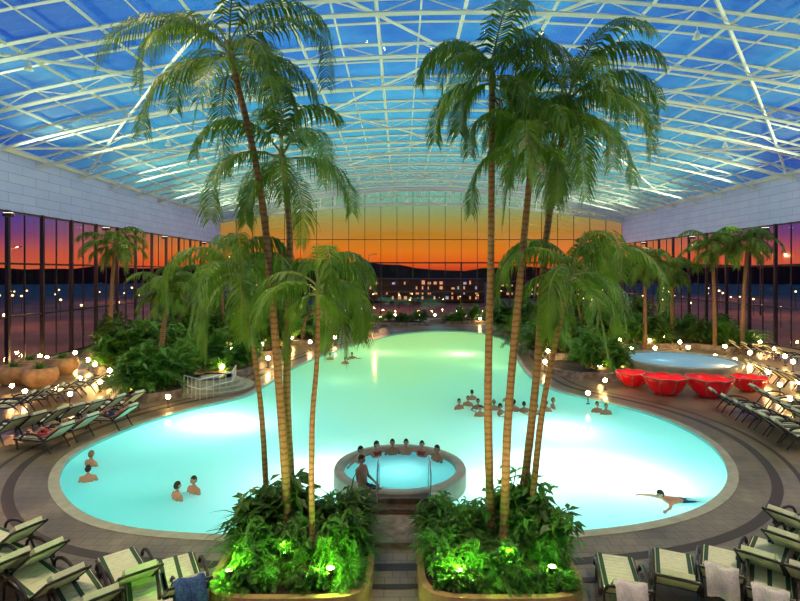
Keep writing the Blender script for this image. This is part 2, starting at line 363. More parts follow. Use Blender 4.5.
for i in range(80):
    side=random.choice([-1,0,1])
    if side==0: p=(random.uniform(-45,60),random.uniform(74,100))
    elif side<0: p=(random.uniform(-80,-27),random.uniform(25,110))
    else: p=(random.uniform(33,100),random.uniform(25,110))
    place('street_lamp',sl,(p[0],p[1],-.3),0,random.uniform(.6,.9))
b=MB(); b.tube([(0,0,0),(0,0,9)],[.12,.07],8,0); b.tube([(0,0,8.9),(.8,0,9.2)],.05,6,0); b.obox((.9,0,9.2),(.7,.3,.12),(0,0,0),0)
pl_=b.mesh('tall_sodium_lamp_mesh',['dark'])
for x,y in [(-34,35),(-45,60),(-36,85),(-60,110),(42,45),(52,75),(44,100),(-5,84),(22,84),(75,120),(-75,75)]:  # added lamps, put in to warm the ground seen through the side windows
    o=place('tall_sodium_lamp',pl_,(x,y,-.3)); light('bulb','POINT',(.9,0,9.0),2600,(1,.42,.14),.05,parent=o)

# ---------------------------------------------------------------- foliage
def frond(b,o,az,el,L,droop,nl=30,ll=.55,wd=.045,rr=.018,hang=.7,mi=0,ms=1,rnd=random):
    o=Vector(o); h=Vector((math.cos(az),math.sin(az),0)); side=Vector((-math.sin(az),math.cos(az),0)); up=Vector((0,0,1))
    pts=[o];n=14; tw=rnd.uniform(-.25,.25)
    for i in range(n):
        t=(i+.5)/n; e=max(el-droop*t**1.3,-1.5); pts.append(pts[-1]+(h*math.cos(e)+up*math.sin(e)+side*tw*t)*(L/n))
    b.tube(pts,[rr*(1-.85*i/n) for i in range(n+1)],4,ms,cap=False)
    for i in range(nl):
        t=.14+.85*i/(nl-1); f=t*n; k=min(int(f),n-1); p=pts[k].lerp(pts[k+1],f-k); T=(pts[k+1]-pts[k]).normalized()
        S=T.cross(up); 
        S=S.normalized() if S.length>.05 else side
        Nn=S.cross(T)
        l0=ll*(math.sin(math.pi*min(1,(.12+.8*t)))**.6)*rnd.uniform(.8,1.12)
        for sg in (-1,1):
            d=(S*sg*.8+T*(.45+.3*t)+Nn*.18).normalized(); 
            hg=hang*rnd.uniform(.5,1.4)
            p1=p+d*l0*.35-up*l0*.08*hg; d2=(d*.75-up*hg).normalized(); p2=p1+d2*l0*.35; d3=(d*.4-up*hg*1.5).normalized(); p3=p2+d3*l0*.36
            wv=T*wd*.5
            b.add([p-wv*.5,p+wv*.5,p1+wv,p1-wv,p2+wv*.7,p2-wv*.7,p3],[(0,1,2,3),(3,2,4,5),(5,4,6)],mi)
def palm(name,pts,L,nf,seed,r0=.1,ll=.6,hang=.8,dark=False,nl=30,wd=.05,dr=0,cs=.6):
    rnd=random.Random(seed); base=Vector(pts[0]); pl=[Vector(p)-base for p in pts]
    tr=[];n=len(pl)
    for i in range(n-1):
        p0,p1,p2,p3=pl[max(i-1,0)],pl[i],pl[i+1],pl[min(i+2,n-1)]
        for j in range(8):
            t=j/8; tr.append(.5*((2*p1)+(p2-p0)*t+(2*p0-5*p1+4*p2-p3)*t*t+(3*p1-p0-3*p2+p3)*t**3))
    tr.append(pl[-1]); m=len(tr)
    b=MB(); b.tube(tr,[r0*(1.35 if i==0 else 1.0-.35*i/m)*(1+.05*(i%2)) for i in range(m)],10,1)
    c=tr[-1]; ax=(tr[-1]-tr[-3]).normalized()
    b.tube([c,c+ax*.4*cs,c+ax*cs],[r0*.7,r0*.95,r0*.35],8,2)
    top=c+ax*.75*cs; ga=2.399; dr=math.radians(dr)
    for i in range(nf):
        f=i/(nf-1); el=math.radians(82-95*f+rnd.uniform(-12,12)); az=i*ga+rnd.uniform(-.35,.35)
        Lf=L*(.8+.25*math.sin(math.pi*min(1,f+.15)))*rnd.uniform(.82,1.15)
        frond(b,top-ax*.3*f,az,el,Lf,math.radians(98+50*(1-f)+rnd.uniform(-22,22))+dr,nl,ll*rnd.uniform(.85,1.1),wd,.024,hang,0,2,rnd)
    for k in range(4):
        a=rnd.uniform(0,6.28); q=c-ax*.1; b.tube([q,q+Vector((math.cos(a)*.25,math.sin(a)*.25,-.15)),q+Vector((math.cos(a)*.33,math.sin(a)*.33,-.6))],[.02,.015,.006],4,1)
    b.obj(name,['leafd' if dark else 'leaf','trunk','stem'],False,loc=base)
kw=dict(nl=46,wd=.045)
palm('palm_tree',[W(290,548,10.6),W(280,400,10.6),W(262,200,10.5),W(234,70,10.4)],2.9,16,1,r0=.09,ll=.72,hang=1.0,dr=12,**kw)
palm('palm_tree',[W(296,545,11.1),W(287,400,11.1),W(290,250,11.1),W(284,172,11.1)],2.6,13,2,r0=.09,ll=.68,hang=1.0,dr=8,**kw)
palm('palm_tree',[W(268,530,11.3),W(262,420,11.3),W(252,340,11.2),W(240,284,11.2)],2.4,13,3,r0=.065,ll=.7,hang=1.5,dr=60,**kw)
palm('palm_tree',[W(312,548,10.2),W(312,430,10.2),W(317,360,10.2),W(318,304,10.2)],2.1,12,4,r0=.06,ll=.62,hang=1.5,dr=58,**kw)
palm('palm_tree',[W(491,532,10.8),W(488,400,10.8),W(491,250,10.8),W(492,92,10.8)],2.3,14,5,r0=.09,ll=.72,hang=1.1,dr=14,**kw)
palm('palm_tree',[W(504,538,10.4),W(508,420,10.4),W(521,270,10.4),W(532,155,10.4)],2.2,13,6,r0=.09,ll=.7,hang=1.3,dr=45,**kw)
palm('palm_tree',[W(519,530,11),W(536,380,11),W(546,240,11),W(565,120,11)],2.7,16,7,r0=.09,ll=.72,hang=1.1,dr=12,**kw)
palm('palm_tree',[W(530,530,10.7),W(541,420,10.7),W(556,340,10.7),W(568,288,10.7)],2.3,14,8,r0=.07,ll=.7,hang=1.4,dr=42,**kw)
def bgpalm(px,py,cy,L,seed,lean=0,nf=16):
    p=P(px,py); d=p.y; c=W(px,cy,d); c.x+=lean
    palm('palm_tree',[p,p.lerp(c,.5)+Vector((-lean*.2,0,0)),c],L,nf,seed,r0=.16,ll=.95,hang=.9,nl=24,wd=.11)
bgpalm(110,357,250,2.8,11,.3); bgpalm(160,384,296,2.0,12,.4); bgpalm(222,350,272,3.0,13); bgpalm(645,350,266,2.8,14)
bgpalm(715,350,252,2.8,15,-.2); bgpalm(742,352,248,2.5,16,.4); bgpalm(600,345,275,2.8,17); bgpalm(180,345,280,2.4,18); bgpalm(672,345,275,2.5,19); bgpalm(570,338,272,3,20); bgpalm(250,336,276,2.8,21)

def shrub_blades(seed,n=90,R=.7,Hh=1.0,w=.05,k='leaf2'):
    rnd=random.Random(seed); b=MB()
    for i in range(n):
        a=rnd.uniform(0,6.28); el=rnd.uniform(.5,1.45); L=rnd.uniform(.6,1.1)*Hh; o=Vector((rnd.uniform(-.15,.15),rnd.uniform(-.15,.15),0)); p=[o];s=Vector((-math.sin(a),math.cos(a),0))
        for j in range(4):
            e=el-1.7*((j+.5)/4)**1.6; p.append(p[-1]+Vector((math.cos(a)*math.cos(e)*R/.7,math.sin(a)*math.cos(e)*R/.7,math.sin(e)))*L/4)
        ws=[.5,1,.9,.55]; vs=[]
        for j in range(4): vs+=[p[j]-s*w*ws[j]*.5,p[j]+s*w*ws[j]*.5]
        vs.append(p[4]); b.add(vs,[(0,1,3,2),(2,3,5,4),(4,5,7,6),(6,7,8)])
    return b.mesh('grass_shrub_mesh',[k])
def shrub_leafy(seed,n=26,Hh=1.2,k='leaf2',ls=.2):
    rnd=random.Random(seed); b=MB()
    for i in range(n):
        a=rnd.uniform(0,6.28); r=rnd.uniform(.05,.6); h=Hh*rnd.uniform(.45,1)*(1-.35*r); p0=Vector((0,0,0)); p1=Vector((math.cos(a)*r*.5,math.sin(a)*r*.5,h*.6)); p2=Vector((math.cos(a)*r,math.sin(a)*r,h))
        b.tube([p0,p1,p2],[.018,.012,.006],4,1,cap=False)
        for j in range(13):
            t=rnd.uniform(.35,1); q=p0.lerp(p1,t*2) if t<.5 else p1.lerp(p2,t*2-1)
            a2=rnd.uniform(0,6.28); e=rnd.uniform(-.7,.6); l=ls*rnd.uniform(.7,1.3); d=Vector((math.cos(a2)*math.cos(e),math.sin(a2)*math.cos(e),math.sin(e))); s=Vector((-math.sin(a2),math.cos(a2),rnd.uniform(-.4,.4)))*l*.24
            m1=q+d*l*.45+Vector((0,0,l*.06)); b.add([q,m1+s,q+d*l-Vector((0,0,l*.2)),m1-s],[(0,1,2),(0,2,3)])
    return b.mesh('leafy_shrub_mesh',[k,'stem'])
def fern(seed,n=16,L=1.0,k='leaf2'):
    rnd=random.Random(seed); b=MB()
    for i in range(n): frond(b,(0,0,.02),i*2.399,math.radians(rnd.uniform(40,85)),L*rnd.uniform(.7,1.1),math.radians(rnd.uniform(80,120)),16,.26,.045,.01,.3,0,1,rnd)
    return b.mesh('fern_mesh',[k,'stem'])
S_bl=[shrub_blades(1),shrub_blades(2,110,.9,1.0,.06)]; S_le=[shrub_leafy(3),shrub_leafy(4,30,1.3,'leaf2',.26)]; S_fe=[fern(5),fern(6,20,1.2)]
D_le=[shrub_leafy(7,30,1.3,'leafd',.3)]; D_fe=[fern(8,18,1.2,'leafd')]; D_bl=shrub_blades(9,110,.8,1.1,.05,'leafd')
SH=[('ornamental_grass',m) for m in S_bl]+[('leafy_shrub',m) for m in S_le]*2+[('fern',m) for m in S_fe]
DK=[('leafy_shrub',D_le[0]),('fern',D_fe[0]),('leafy_shrub',S_le[1]),('fern',S_fe[1])]
BED=SH+[('leafy_shrub',D_le[0]),('fern',D_fe[0]),('ornamental_grass',D_bl)]*2
rnd=random.Random(5)
def shrub(x,y,z,s,lib=SH):
    x=max(XL+1.1*s+.3,min(XR-1.1*s-.3,x)); y=min(y,YB-1.1*s-1)
    nm,me=rnd.choice(lib); place(nm,me,(x,y,z),rnd.uniform(0,6.28),(s*rnd.uniform(.9,1.1),s*rnd.uniform(.9,1.1),s*rnd.uniform(.85,1.2)))
def bed(name,x0,x1,y0,y1):
    cx,cy=(x0+x1)/2,(y0+y1)/2; a,bb=(x1-x0)/2,(y1-y0)/2; n=48; e=.42
    def ring(s,z): 
        r=[]
        for i in range(n):
            t=2*math.pi*i/n; c,sn=math.cos(t),math.sin(t); r.append(Vector((cx+(a-s)*math.copysign(abs(c)**e,c),cy+(bb-s)*math.copysign(abs(sn)**e,sn),z)))
        return r
    b=MB(); strip(b,ring(0,0),ring(0,.38),0); strip(b,ring(0,.38),ring(.12,.38),0); strip(b,ring(.12,.38),ring(.12,.25),0)
    R=[ring(.12,.28),ring(.5,.4),ring(.9,.5)]
    strip(b,R[0],R[1],1); strip(b,R[1],R[2],1); b.add(R[2],[tuple(range(n))],1)
    b.obj(name,['curb','soil'])
    for i in range(38):
        x=rnd.uniform(x0+.35,x1-.35); y=rnd.uniform(y0+.45,y1-.25); f=(y-y0)/(y1-y0)
        shrub(x,y,.34,.42+.45*f*rnd.uniform(.6,1.3),BED)
    for i in range(34):
        t=rnd.choice([0,1,2,3])
        if t<2: x,y=rnd.uniform(x0+.3,x1-.3),y0+.36
        elif t==2: x,y=x0+.32,rnd.uniform(y0+.3,y1-.2)
        else: x,y=x1-.32,rnd.uniform(y0+.3,y1-.2)
        shrub(x,y,.3,rnd.uniform(.26,.40),BED)
bed('planter_bed',-3.5,-.52,8.95,11.5)
bed('planter_bed',.34,3.35,8.95,11.5)
for x,y,s in [(-2.3,10.9,1.2),(-1.2,11.1,1.25),(-1.0,10.6,.9),(-3.0,10.8,1.0),(1.0,11.0,.95),(2.6,10.9,1.25),(2.95,10.6,1.0),(.75,10.4,.8),(2.3,11.1,1.3),(-2.7,11.1,1.25),(-3.1,10.2,.85),(3.0,10.1,.85)]: shrub(x,y,.35,s,[('leafy_shrub',S_le[0]),('ornamental_grass',S_bl[0]),('leafy_shrub',D_le[0]),('ornamental_grass',D_bl)])
b=MB(); b.tube([(0,0,0),(0,0,.22)],.012,6,0); b.revolve((0,0,.2),[(.01,0),(.06,.01),(.075,.12),(.07,.12)],12,0); b.disc((0,0,.318),.07,12,1)
gl=b.mesh('garden_spotlight_mesh',['dark','lampg'])
for x,y,pw in [(-3.05,9.3,62),(-1.25,9.35,62),(1.05,9.3,55),(2.0,9.6,50),(2.75,9.4,16),(-2.2,9.9,22)]:
    o=place('garden_spotlight',gl,(x,y,.36)); light('bulb','POINT',(0,-.05,.5),pw,(.35,1,.07),.03,parent=o)
for x,y in [(-2.0,8.6),(1.6,8.6),(-.2,8.2)]:
    o=place('garden_spotlight',gl,(x,y,0)); light('bulb','SPOT',(0,0,.36),520,(1,.76,.4),.05,parent=o,rot=(math.radians(180-18),0,0),spot=85)

# ---------------------------------------------------------------- vegetation banks
def bank(name,pts,h=.4,n=14,s=(1,1.8),lib=SH):
    (px,py,rx,ry)=pts; c=P(px,py); b=MB(); K=28
    c.x=max(XL+rx*1.1+.2,min(XR-rx*1.1-.2,c.x)); c.y=min(c.y,YB-ry*1.1-1)
    def ring(f,z): return [Vector((c.x+rx*f*math.cos(2*math.pi*i/K)*(1+.08*math.sin(3*i)),c.y+ry*f*math.sin(2*math.pi*i/K)*(1+.08*math.cos(2*i)),z)) for i in range(K)]
    strip(b,ring(1,0),ring(.97,h*.7),0); strip(b,ring(.97,h*.7),ring(.9,h*.75),0); strip(b,ring(.9,h*.75),ring(.5,h),1); b.add(ring(.5,h),[tuple(range(K))],1)
    b.obj(name,['rock','soil'])
    for i in range(n):
        a=rnd.uniform(0,6.28); r=math.sqrt(rnd.random())*.85; shrub(c.x+rx*r*math.cos(a),c.y+ry*r*math.sin(a),h*.7,rnd.uniform(*s),lib)
for px,py,rx,ry,n,s,lib in [(157,394,1.6,1.6,16,(1.0,1.9),SH),(150,370,3,2.2,18,(1.2,2.2),DK),(215,372,2.5,2.5,14,(1.0,1.9),SH),(110,352,2.5,3,12,(1.2,2.2),DK),
    (245,352,3.5,3,18,(1.3,2.6),DK),(285,340,4.5,3.5,20,(1.3,2.6),DK),(335,328,5,2.5,18,(1.0,1.9),DK),(395,325,4,1.2,10,(.7,1.2),DK),(465,323,4,1.2,12,(.9,1.6),SH),(535,335,4,3.5,20,(1.3,2.6),DK),
    (560,352,3,3.5,18,(1.2,2.4),DK),(585,372,2.4,2.4,14,(1.0,2.0),SH),(625,345,4,2.5,18,(1.3,2.4),DK),(690,345,4,2,16,(1.2,2.2),DK),(735,348,2.5,2,10,(1,2),SH),(180,340,4,3,18,(1.3,2.6),DK),(600,332,6,3,20,(1.5,3),DK),(220,330,6,2.5,20,(1.5,3),DK)]:
    bank('plant_bed',(px,py,rx,ry),.5,n,s,lib)
for px,py in [(14,384),(40,386),(30,376),(62,374)]:
    p=P(px,py); b=MB(); b.revolve((0,0,0),[(.5,0),(.78,.25),(.88,.6),(.8,.95),(.7,1.0),(.62,.95),(.6,.8),(.01,.82)],24,0); b.obj('stone_planter_pot',['curb'],True,loc=p)
    place('ornamental_grass',S_bl[0],(p.x,p.y,.82),rnd.random()*6,.8)
# ---------------------------------------------------------------- globe lamps (the glowing globe is the light source)
b=MB(); b.revolve((0,0,0),[(.12,0),(.12,.03),(.03,.05),(.03,.5)],8,0); b.revolve((0,0,.5),[(.03,0),(.10,.05),(.125,.13),(.10,.21),(.01,.25)],8,1)
gm=b.mesh('globe_lamp_mesh',['dark','lamp'],True)
lamps=[(58,398),(127,388),(183,335),(232,358),(168,408),(268,368),(600,376),(602,335),(640,340),(793,372),(768,383),(12,396),(47,368),(95,375),(350,325),(500,327),(560,333),(300,334),(655,357),(715,366),(545,372),(205,352),(150,350),(450,322),(620,348),(735,370),(588,404),(140,365),(75,362),(250,345),(380,322),(420,321),(530,325),(680,350),(775,358),(335,345),
 (110,382),(80,388),(30,366),(120,362),(196,366),(222,378),(262,352),(318,328),(285,350),(480,324),(515,335),(575,345),(612,362),(632,356),(664,343),(700,345),(725,355),(750,362),(785,366),(760,350),(10,370),(175,384),(148,380),(798,392),(365,326),(395,320),(435,320),(465,321),(490,320),(340,320),(245,330),(215,335),(590,355),(650,348),(688,356)]
lamps+=[(25,402),(70,405),(100,392),(135,398),(158,372),(88,370),(605,390),(622,372),(780,395),(750,378),(790,410),(730,380),(575,362),(560,350),(548,360),(525,345),(275,358),(292,345),(310,350),(185,372),(208,362),(225,345)]
for px,py in lamps:
    p=P(px,py); p.x=max(XL+.5,min(XR-.5,p.x)); p.y=min(p.y,YB-1)
    place('globe_lamp',gm,tuple(p),0,1.0 if p.y>27 else .8)
b=MB(); b.obox((0,0,0),(.5,.25,.2),(0,0,0),0); b.obox((0,0,.11),(.44,.2,.03),(0,0,0),1)
fm=b.mesh('added_uplight_mesh',['dark','fixl'])
for y in (10,20,30,40,50,60):  # added uplights along both walls to brighten the roof steel
    for x,s in ((XL+.9,1),(XR-.9,-1)):
        o=place('added_roof_uplight',fm,(x,y,9.3)); light('bulb','SPOT',(0,0,.3),4300,(.86,1,.66),.06,parent=o,rot=(math.radians(180),math.radians(60*s),0),spot=100)
b=MB(); b.revolve((0,0,0),[(.01,.3),(.07,.3),(.1,.2),(.18,.0),(.17,.0),(.09,.18)],14,0); b.tube([(0,0,.3),(0,0,.6)],.015,5,0)
fl=b.mesh('truss_floodlight_mesh',['steel'])
for y in (8.4,21,33.6,46.2,58.8):  # added warm fill lights under the truss, for deck and planting
    for x in (-15,-7,12,21):
        z=zr(x)-1.2; o=place('truss_floodlight',fl,(x,y,z)); light('bulb','SPOT',(0,0,.05),1150,(1,.68,.32),.04,parent=o,spot=115)
for x in (-9,-5,6,10):  # added fill row to brighten the near loungers
    z=zr(x)-1.2; o=place('truss_floodlight',fl,(x,4.2,z)); light('bulb','SPOT',(0,0,.05),2100,(1,.80,.46),.04,parent=o,spot=75,rot=(math.radians(12),0,0))

# ---------------------------------------------------------------- spa tub
b=MB(); c=(0.0,15.0); R=1.85
b.revolve((*c,0),[(R+.05,-1.3),(R+.05,.36),(R+.02,.42),(R-.22,.42),(R-.24,.36),(R-.24,-.15),(R-.6,-.15),(R-.6,-.6),(.01,-.6)],48,0)
b.obj('whirlpool_tub',['rim'],True)
b=MB(); b.disc((*c,.27),R-.23,48); b.obj('whirlpool_water',['waterj'])
o=place('underwater_light',fxm,(c[0],c[1],-.6)); light('lens','POINT',(0,0,.25),11,(.4,.85,1),.1,parent=o)
b=MB(); b.box((-.75,11.3,-1.3),(.75,13.35,.12),0)
for i,y in enumerate((12.6,12.9)): b.box((-.7,y,.12),(.7,13.3,.12+.13*(i+1)),1)
b.box((-.95,11.9,-1.2),(-.75,13.2,.42),2); b.box((.75,11.9,-1.2),(.95,13.2,.42),2)
b.obj('tub_steps',['rock','wood','rim'])
for sx in (-.55,.75):
    b=MB(); b.tube([(sx,12.6,.1),(sx,12.6,1.05),(sx,12.9,1.25),(sx,13.5,1.2),(sx,13.75,.9),(sx,13.75,.2)],.02,8); b.obj('handrail',['chrome'],True)
# ---------------------------------------------------------------- red shell basin
c=Vector((16.6,31.0,0)); R=3.3
b=MB(); b.revolve((c.x,c.y,0),[(R-.3,0),(R-.1,.5),(R,.78),(R-.05,.84),(R-.3,.84),(R-.34,.7),(R-.34,.2),(.01,.2)],40,0); b.obj('round_raised_basin',['rim'],True)
b=MB(); b.disc((c.x,c.y,.74),R-.33,40); b.obj('basin_water',['waterb'])
o=place('underwater_light',fxm,(c.x-1,c.y,.2)); light('lens','POINT',(0,0,.3),3,(.4,.8,1),.1,parent=o)
def shell():
    b=MB(); n=64; prof=[(.22,0),(.5,.07),(.78,.28),(.97,.6),(1.06,.88)]; vs=[]
    for r,z in prof+[(rr-.05,zz+.02) for rr,zz in reversed(prof)]:
        for k in range(n):
            a=2*math.pi*k/n; q=abs(math.sin(a*4)); sc_=1+.06*q*r; zz=z+.07*q*(r**3); vs.append((r*sc_*math.cos(a),r*sc_*math.sin(a),zz))
    q=len(prof)*2; b.add(vs,[(i*n+k,i*n+(k+1)%n,(i+1)*n+(k+1)%n,(i+1)*n+k) for i in range(q-1) for k in range(n)],0)
    for k in range(8):
        a=2*math.pi*k/8; b.tube([((r+.01)*math.cos(a),(r+.01)*math.sin(a),z) for r,z in prof],.03,4,1)
    b.tube([((1.08+.06*abs(math.sin(4*a)))*math.cos(a),(1.08+.06*abs(math.sin(4*a)))*math.sin(a),.9+.07*abs(math.sin(4*a))) for a in [2*math.pi*k/64 for k in range(65)]],.035,5,1)
    b.revolve((0,0,0),[(.35,0),(.35,.03),(.01,.03)],16,1)
    return b.mesh('red_shell_bowl_mesh',['red','curb'],True)
sm=shell()
for px,py,s in [(633,386,.78),(665,394,.92),(709,396,.94),(749,391,.76)]:
    p=P(px,py); o=place('red_shell_bowl',sm,tuple(p),rnd.random(),s)
    light('bowl_lamp','POINT',(0,0,.5),28,(1,.35,.2),.08,parent=o)

# ---------------------------------------------------------------- loungers
def lounger(fab):
    b=MB(); w=.34
    for s in(-1,1):
        b.tube([(s*w,-1.0,.34),(s*w,.25,.36),(s*w,.95,.86)],.028,6,1)
        b.tube([(s*w,-.85,.34),(s*(w+.02),-.8,0)],.024,6,1); b.tube([(s*w,.35,.4),(s*(w+.02),.62,0)],.024,6,1)
        pts=[(s*(w+.06),-.15+.5*math.cos(a),.34+.26*math.sin(a)) for a in [math.pi*i/8 for i in range(9)]]
        b.tube(pts,.032,6,1)
    for y,z in((-1,.34),(.25,.36),(.95,.86)): b.tube([(-w,y,z),(w,y,z)],.024,6,1)
    n=11
    for i in range(n):
        y0=-.98+i*(1.2/n); b.obox((0,y0+.05,.375),(.64,.1,.04),(0,0,0),0)
    a=math.atan2(.5,.7)
    for i in range(8):
        t=(i+.5)/8; b.obox((0,.27+.68*t,.385+.49*t),(.64,.1,.04),(a,0,0),0)
    for s in (-1,0,1) if fab else (-1,1):
        b.obox((s*.27,-.4,.4),(.07,1.18,.008),(0,0,0),2); b.obox((s*.27,.61-.012,.63+.02),(.07,.84,.008),(a,0,0),2)
    b.obox((0,.84,.87),(.5,.24,.09),(a,0,0),0)
    return b.mesh('sun_lounger_mesh',['cream','dark','greenf'])
LM=[lounger(0),lounger(1)]
def lg(px,py,ang,k=0,twl=None):
    p=P(px,py,.3); o=place('sun_lounger',LM[k],(p.x,p.y,0.013),math.radians(ang))
    if twl:
        b=MB(); n=8; vs=[]
        path=[(.35,.47),(.65,.69),(.93,.94),(1.02,.9),(1.04,.6),(1.04,.42)]
        for i,(yy,zz) in enumerate(path):
            for j in range(n+1):
                vs.append((-.24+.48*j/n+.03*math.sin(i),yy+.03*math.sin(j*1.3+i),zz+.02*math.cos(j*1.1)+.03))
        b.add(vs,[(i*(n+1)+j,i*(n+1)+j+1,(i+1)*(n+1)+j+1,(i+1)*(n+1)+j) for i in range(len(path)-1) for j in range(n)])
        b.obj('towel',[twl],True,loc=(p.x,p.y,.013),rot=math.radians(ang))
    return o
for a in [(2,545,-115,0),(22,566,-118,0),(45,590,-125,0),(128,580,-140,0,),(182,588,-150,1,'towelb'),(150,614,-150,0,'towelw'),(85,606,-135,1),(-10,575,-120,1),
          (622,590,165,0,'towelw'),(675,583,155,0),(722,578,148,0,'towelw'),(765,566,138,0),(798,550,128,0),(802,530,120,0),(770,600,145,1,'towelw'),(815,582,135,0)]:
    lg(*a)
for i in range(9): lg(8+i*15.5,408-i*4.2-(i%2)*1,-75+rnd.uniform(-6,6),i%3==0)
for i in range(7): lg(2+i*20,432-i*4.5,-105+rnd.uniform(-6,6),i%3==1)
for i in range(6): lg(735+i*14,405+i*7,75+rnd.uniform(-6,6),i%3==0)
for i in range(5): lg(775+i*12,400+i*7,80+rnd.uniform(-6,6),i%2)
for i in range(6): lg(765+i*9,372+i*3,80+rnd.uniform(-6,6),i%2)
for i in range(5): lg(745+i*12,350+i*2,80,i%2)

# ---------------------------------------------------------------- left pool entry / railing
def railing(name,pts,h=1.0):
    b=MB(); pts=[Vector(p) for p in pts]
    for z in (h,h*.55): b.tube([p+Vector((0,0,z)) for p in pts],.03,6)
    for i in range(len(pts)-1):
        n=max(1,int((pts[i+1]-pts[i]).length/.35))
        for k in range(n+1):
            q=pts[i].lerp(pts[i+1],k/n); b.tube([q,q+Vector((0,0,h))],.018,5)
    b.obj(name,['steel'],True)
railing('pool_railing',[P(184,396),P(200,401),P(232,392),P(236,384)])
railing('pool_railing',[P(180,375),P(215,372),P(240,366)])
b=MB(); c=P(212,388)
for i in range(4): b.revolve((c.x,c.y,0),[(2.1-.35*i,.0+.15*i),(2.1-.35*i,.15+.15*i),(1.7-.35*i,.15+.15*i)],32,0)
b.disc((c.x,c.y,.6),1.05,32,0); b.obj('round_entry_steps',['rim'])

# ---------------------------------------------------------------- people
def skin_body(J,E,Rr):
    names=list(J.keys()); idx={n:i for i,n in enumerate(names)}
    me=bpy.data.meshes.new('tmp'); me.from_pydata([J[n] for n in names],[(idx[a],idx[c]) for a,c in E],[])
    o=bpy.data.objects.new('tmp',me); sc.collection.objects.link(o)
    o.modifiers.new('s','SKIN')
    sv=me.skin_vertices[0].data
    for n in names:
        sv[idx[n]].radius=(Rr[n],Rr[n]); 
    sv[0].use_root=True
    m=o.modifiers.new('u','SUBSURF'); m.levels=1; m.render_levels=1
    dg=bpy.context.evaluated_depsgraph_get(); dg.update()
    r=bpy.data.meshes.new_from_object(o.evaluated_get(dg)); bpy.data.objects.remove(o)
    vs=[v.co.copy() for v in r.vertices]; fs=[tuple(p.vertices) for p in r.polygons]; return vs,fs
def person(key,J,head_rot=(0,0,0),female=False,sk='skin',hr='hair',sw='sw1'):
    J={k:Vector(v) for k,v in J.items()}
    E=[('pel','sp'),('sp','ch'),('ch','nk'),('nk','hd')]
    Rr=dict(pel=.125,sp=.115,ch=.13,nk=.055,hd=.05)
    for s in 'LR':
        E+=[('ch','sh'+s),('sh'+s,'el'+s),('el'+s,'wr'+s),('wr'+s,'pa'+s),('pel','hi'+s),('hi'+s,'kn'+s),('kn'+s,'an'+s),('an'+s,'to'+s)]
        J['pa'+s]=J['wr'+s]+(J['wr'+s]-J['el'+s]).normalized()*.08
        for a,c,nm,f in (('hi','kn','th',.4),('kn','an','cf',.3),('el','wr','fa',.25)):
            J[nm+s]=J[a+s].lerp(J[c+s],f); E.remove((a+s,c+s)); E+=[(a+s,nm+s),(nm+s,c+s)]
        Rr.update({'sh'+s:.065,'el'+s:.04,'fa'+s:.04,'wr'+s:.024,'pa'+s:.03,'hi'+s:.095,'th'+s:.085,'kn'+s:.058,'cf'+s:.056,'an'+s:.034,'to'+s:.03})
    vs,fs=skin_body(J,E,Rr); b=MB()
    b.add(vs,fs,0)
    thM=[J['pel'],J['hiL'],J['hiR'],J['thL'],J['thR'],J['hiL'].lerp(J['thL'],.5),J['hiR'].lerp(J['thR'],.5)]
    for i,f in enumerate(fs):
        c=sum((vs[k] for k in f),Vector())/len(f)
        if min((c-t).length for t in thM)<.135: b.m[i]=2
        if female and (c-(J['ch']-(J['ch']-J['sp']).normalized()*.03)).length<.15 and abs((c-J['ch']).dot((J['ch']-J['sp']).normalized())+.03)<.055: b.m[i]=2
    for s,sg in (('L',-1),('R',1)):
        d=(J['pa'+s]-J['wr'+s]).normalized(); side=d.cross(Vector((0,0,1)))
        side=side.normalized() if side.length>.1 else Vector((1,0,0)); dn=side.cross(d)
        if dn.z>0: dn=-dn
        for k in range(4):
            o=J['pa'+s]+side*(k-1.5)*.021; L=(.065,.078,.072,.056)[k]
            b.tube([o-d*.02,o+d*L*.5,o+d*L*.8+dn*L*.25,o+d*L+dn*L*.5],[.011,.01,.009,.006],5,0)
        o=J['wr'+s]+d*.03; tt=side*(-1 if s=='L' else 1)
        b.tube([o,o+tt*.04+d*.02,o+tt*.055+d*.055],[.013,.011,.008],5,0)
    Rm=Euler(head_rot).to_matrix(); up=Rm@Vector((0,0,1)); c=J['hd']+up*.1
    nu,nv=16,12; hv=[];hf=[];hm=[]
    loc=[]
    for j in range(nv+1):
        ph=math.pi*j/nv
        for i in range(nu):
            a=2*math.pi*i/nu; x=math.sin(ph)*math.cos(a); y=math.sin(ph)*math.sin(a); z=math.cos(ph)
            X=x*.074; Y=y*.094; Z=z*.118
            if z<0: X*=1-.25*z*z; Y*=1-.1*z*z
            if y<-.85 and -.45<z<.05: Y-=.012
            hair=(z>.45) or (y>.15 and z>(-.9 if female else -.55)) or (abs(x)>.75 and z>.2)
            if hair: X*=1.09; Y*=1.09; Z*=1.06
            loc.append(Vector((X,Y,Z))); hv.append(c+Rm@loc[-1])
    for j in range(nv):
        for i in range(nu):
            q=(j*nu+i,j*nu+(i+1)%nu,(j+1)*nu+(i+1)%nu,(j+1)*nu+i); cc=sum((loc[k] for k in q),Vector())/4
            hf.append(q); x,y,z=cc.x/.074,cc.y/.094,cc.z/.118
            hm.append(1 if (z>.42 or (y>.12 and z>(-.95 if female else -.6)) or (abs(x)>.75 and z>.15)) else 0)
    o=len(b.v); b.v+=[tuple(v) for v in hv]; b.f+=[tuple(k+o for k in q) for q in hf]; b.m+=hm
    def hp(x,y,z): return c+Rm@Vector((x,y,z))
    b.tube([hp(0,-.09,.015),hp(0,-.108,-.02),hp(0,-.092,-.035)],[.006,.014,.01],6,0)
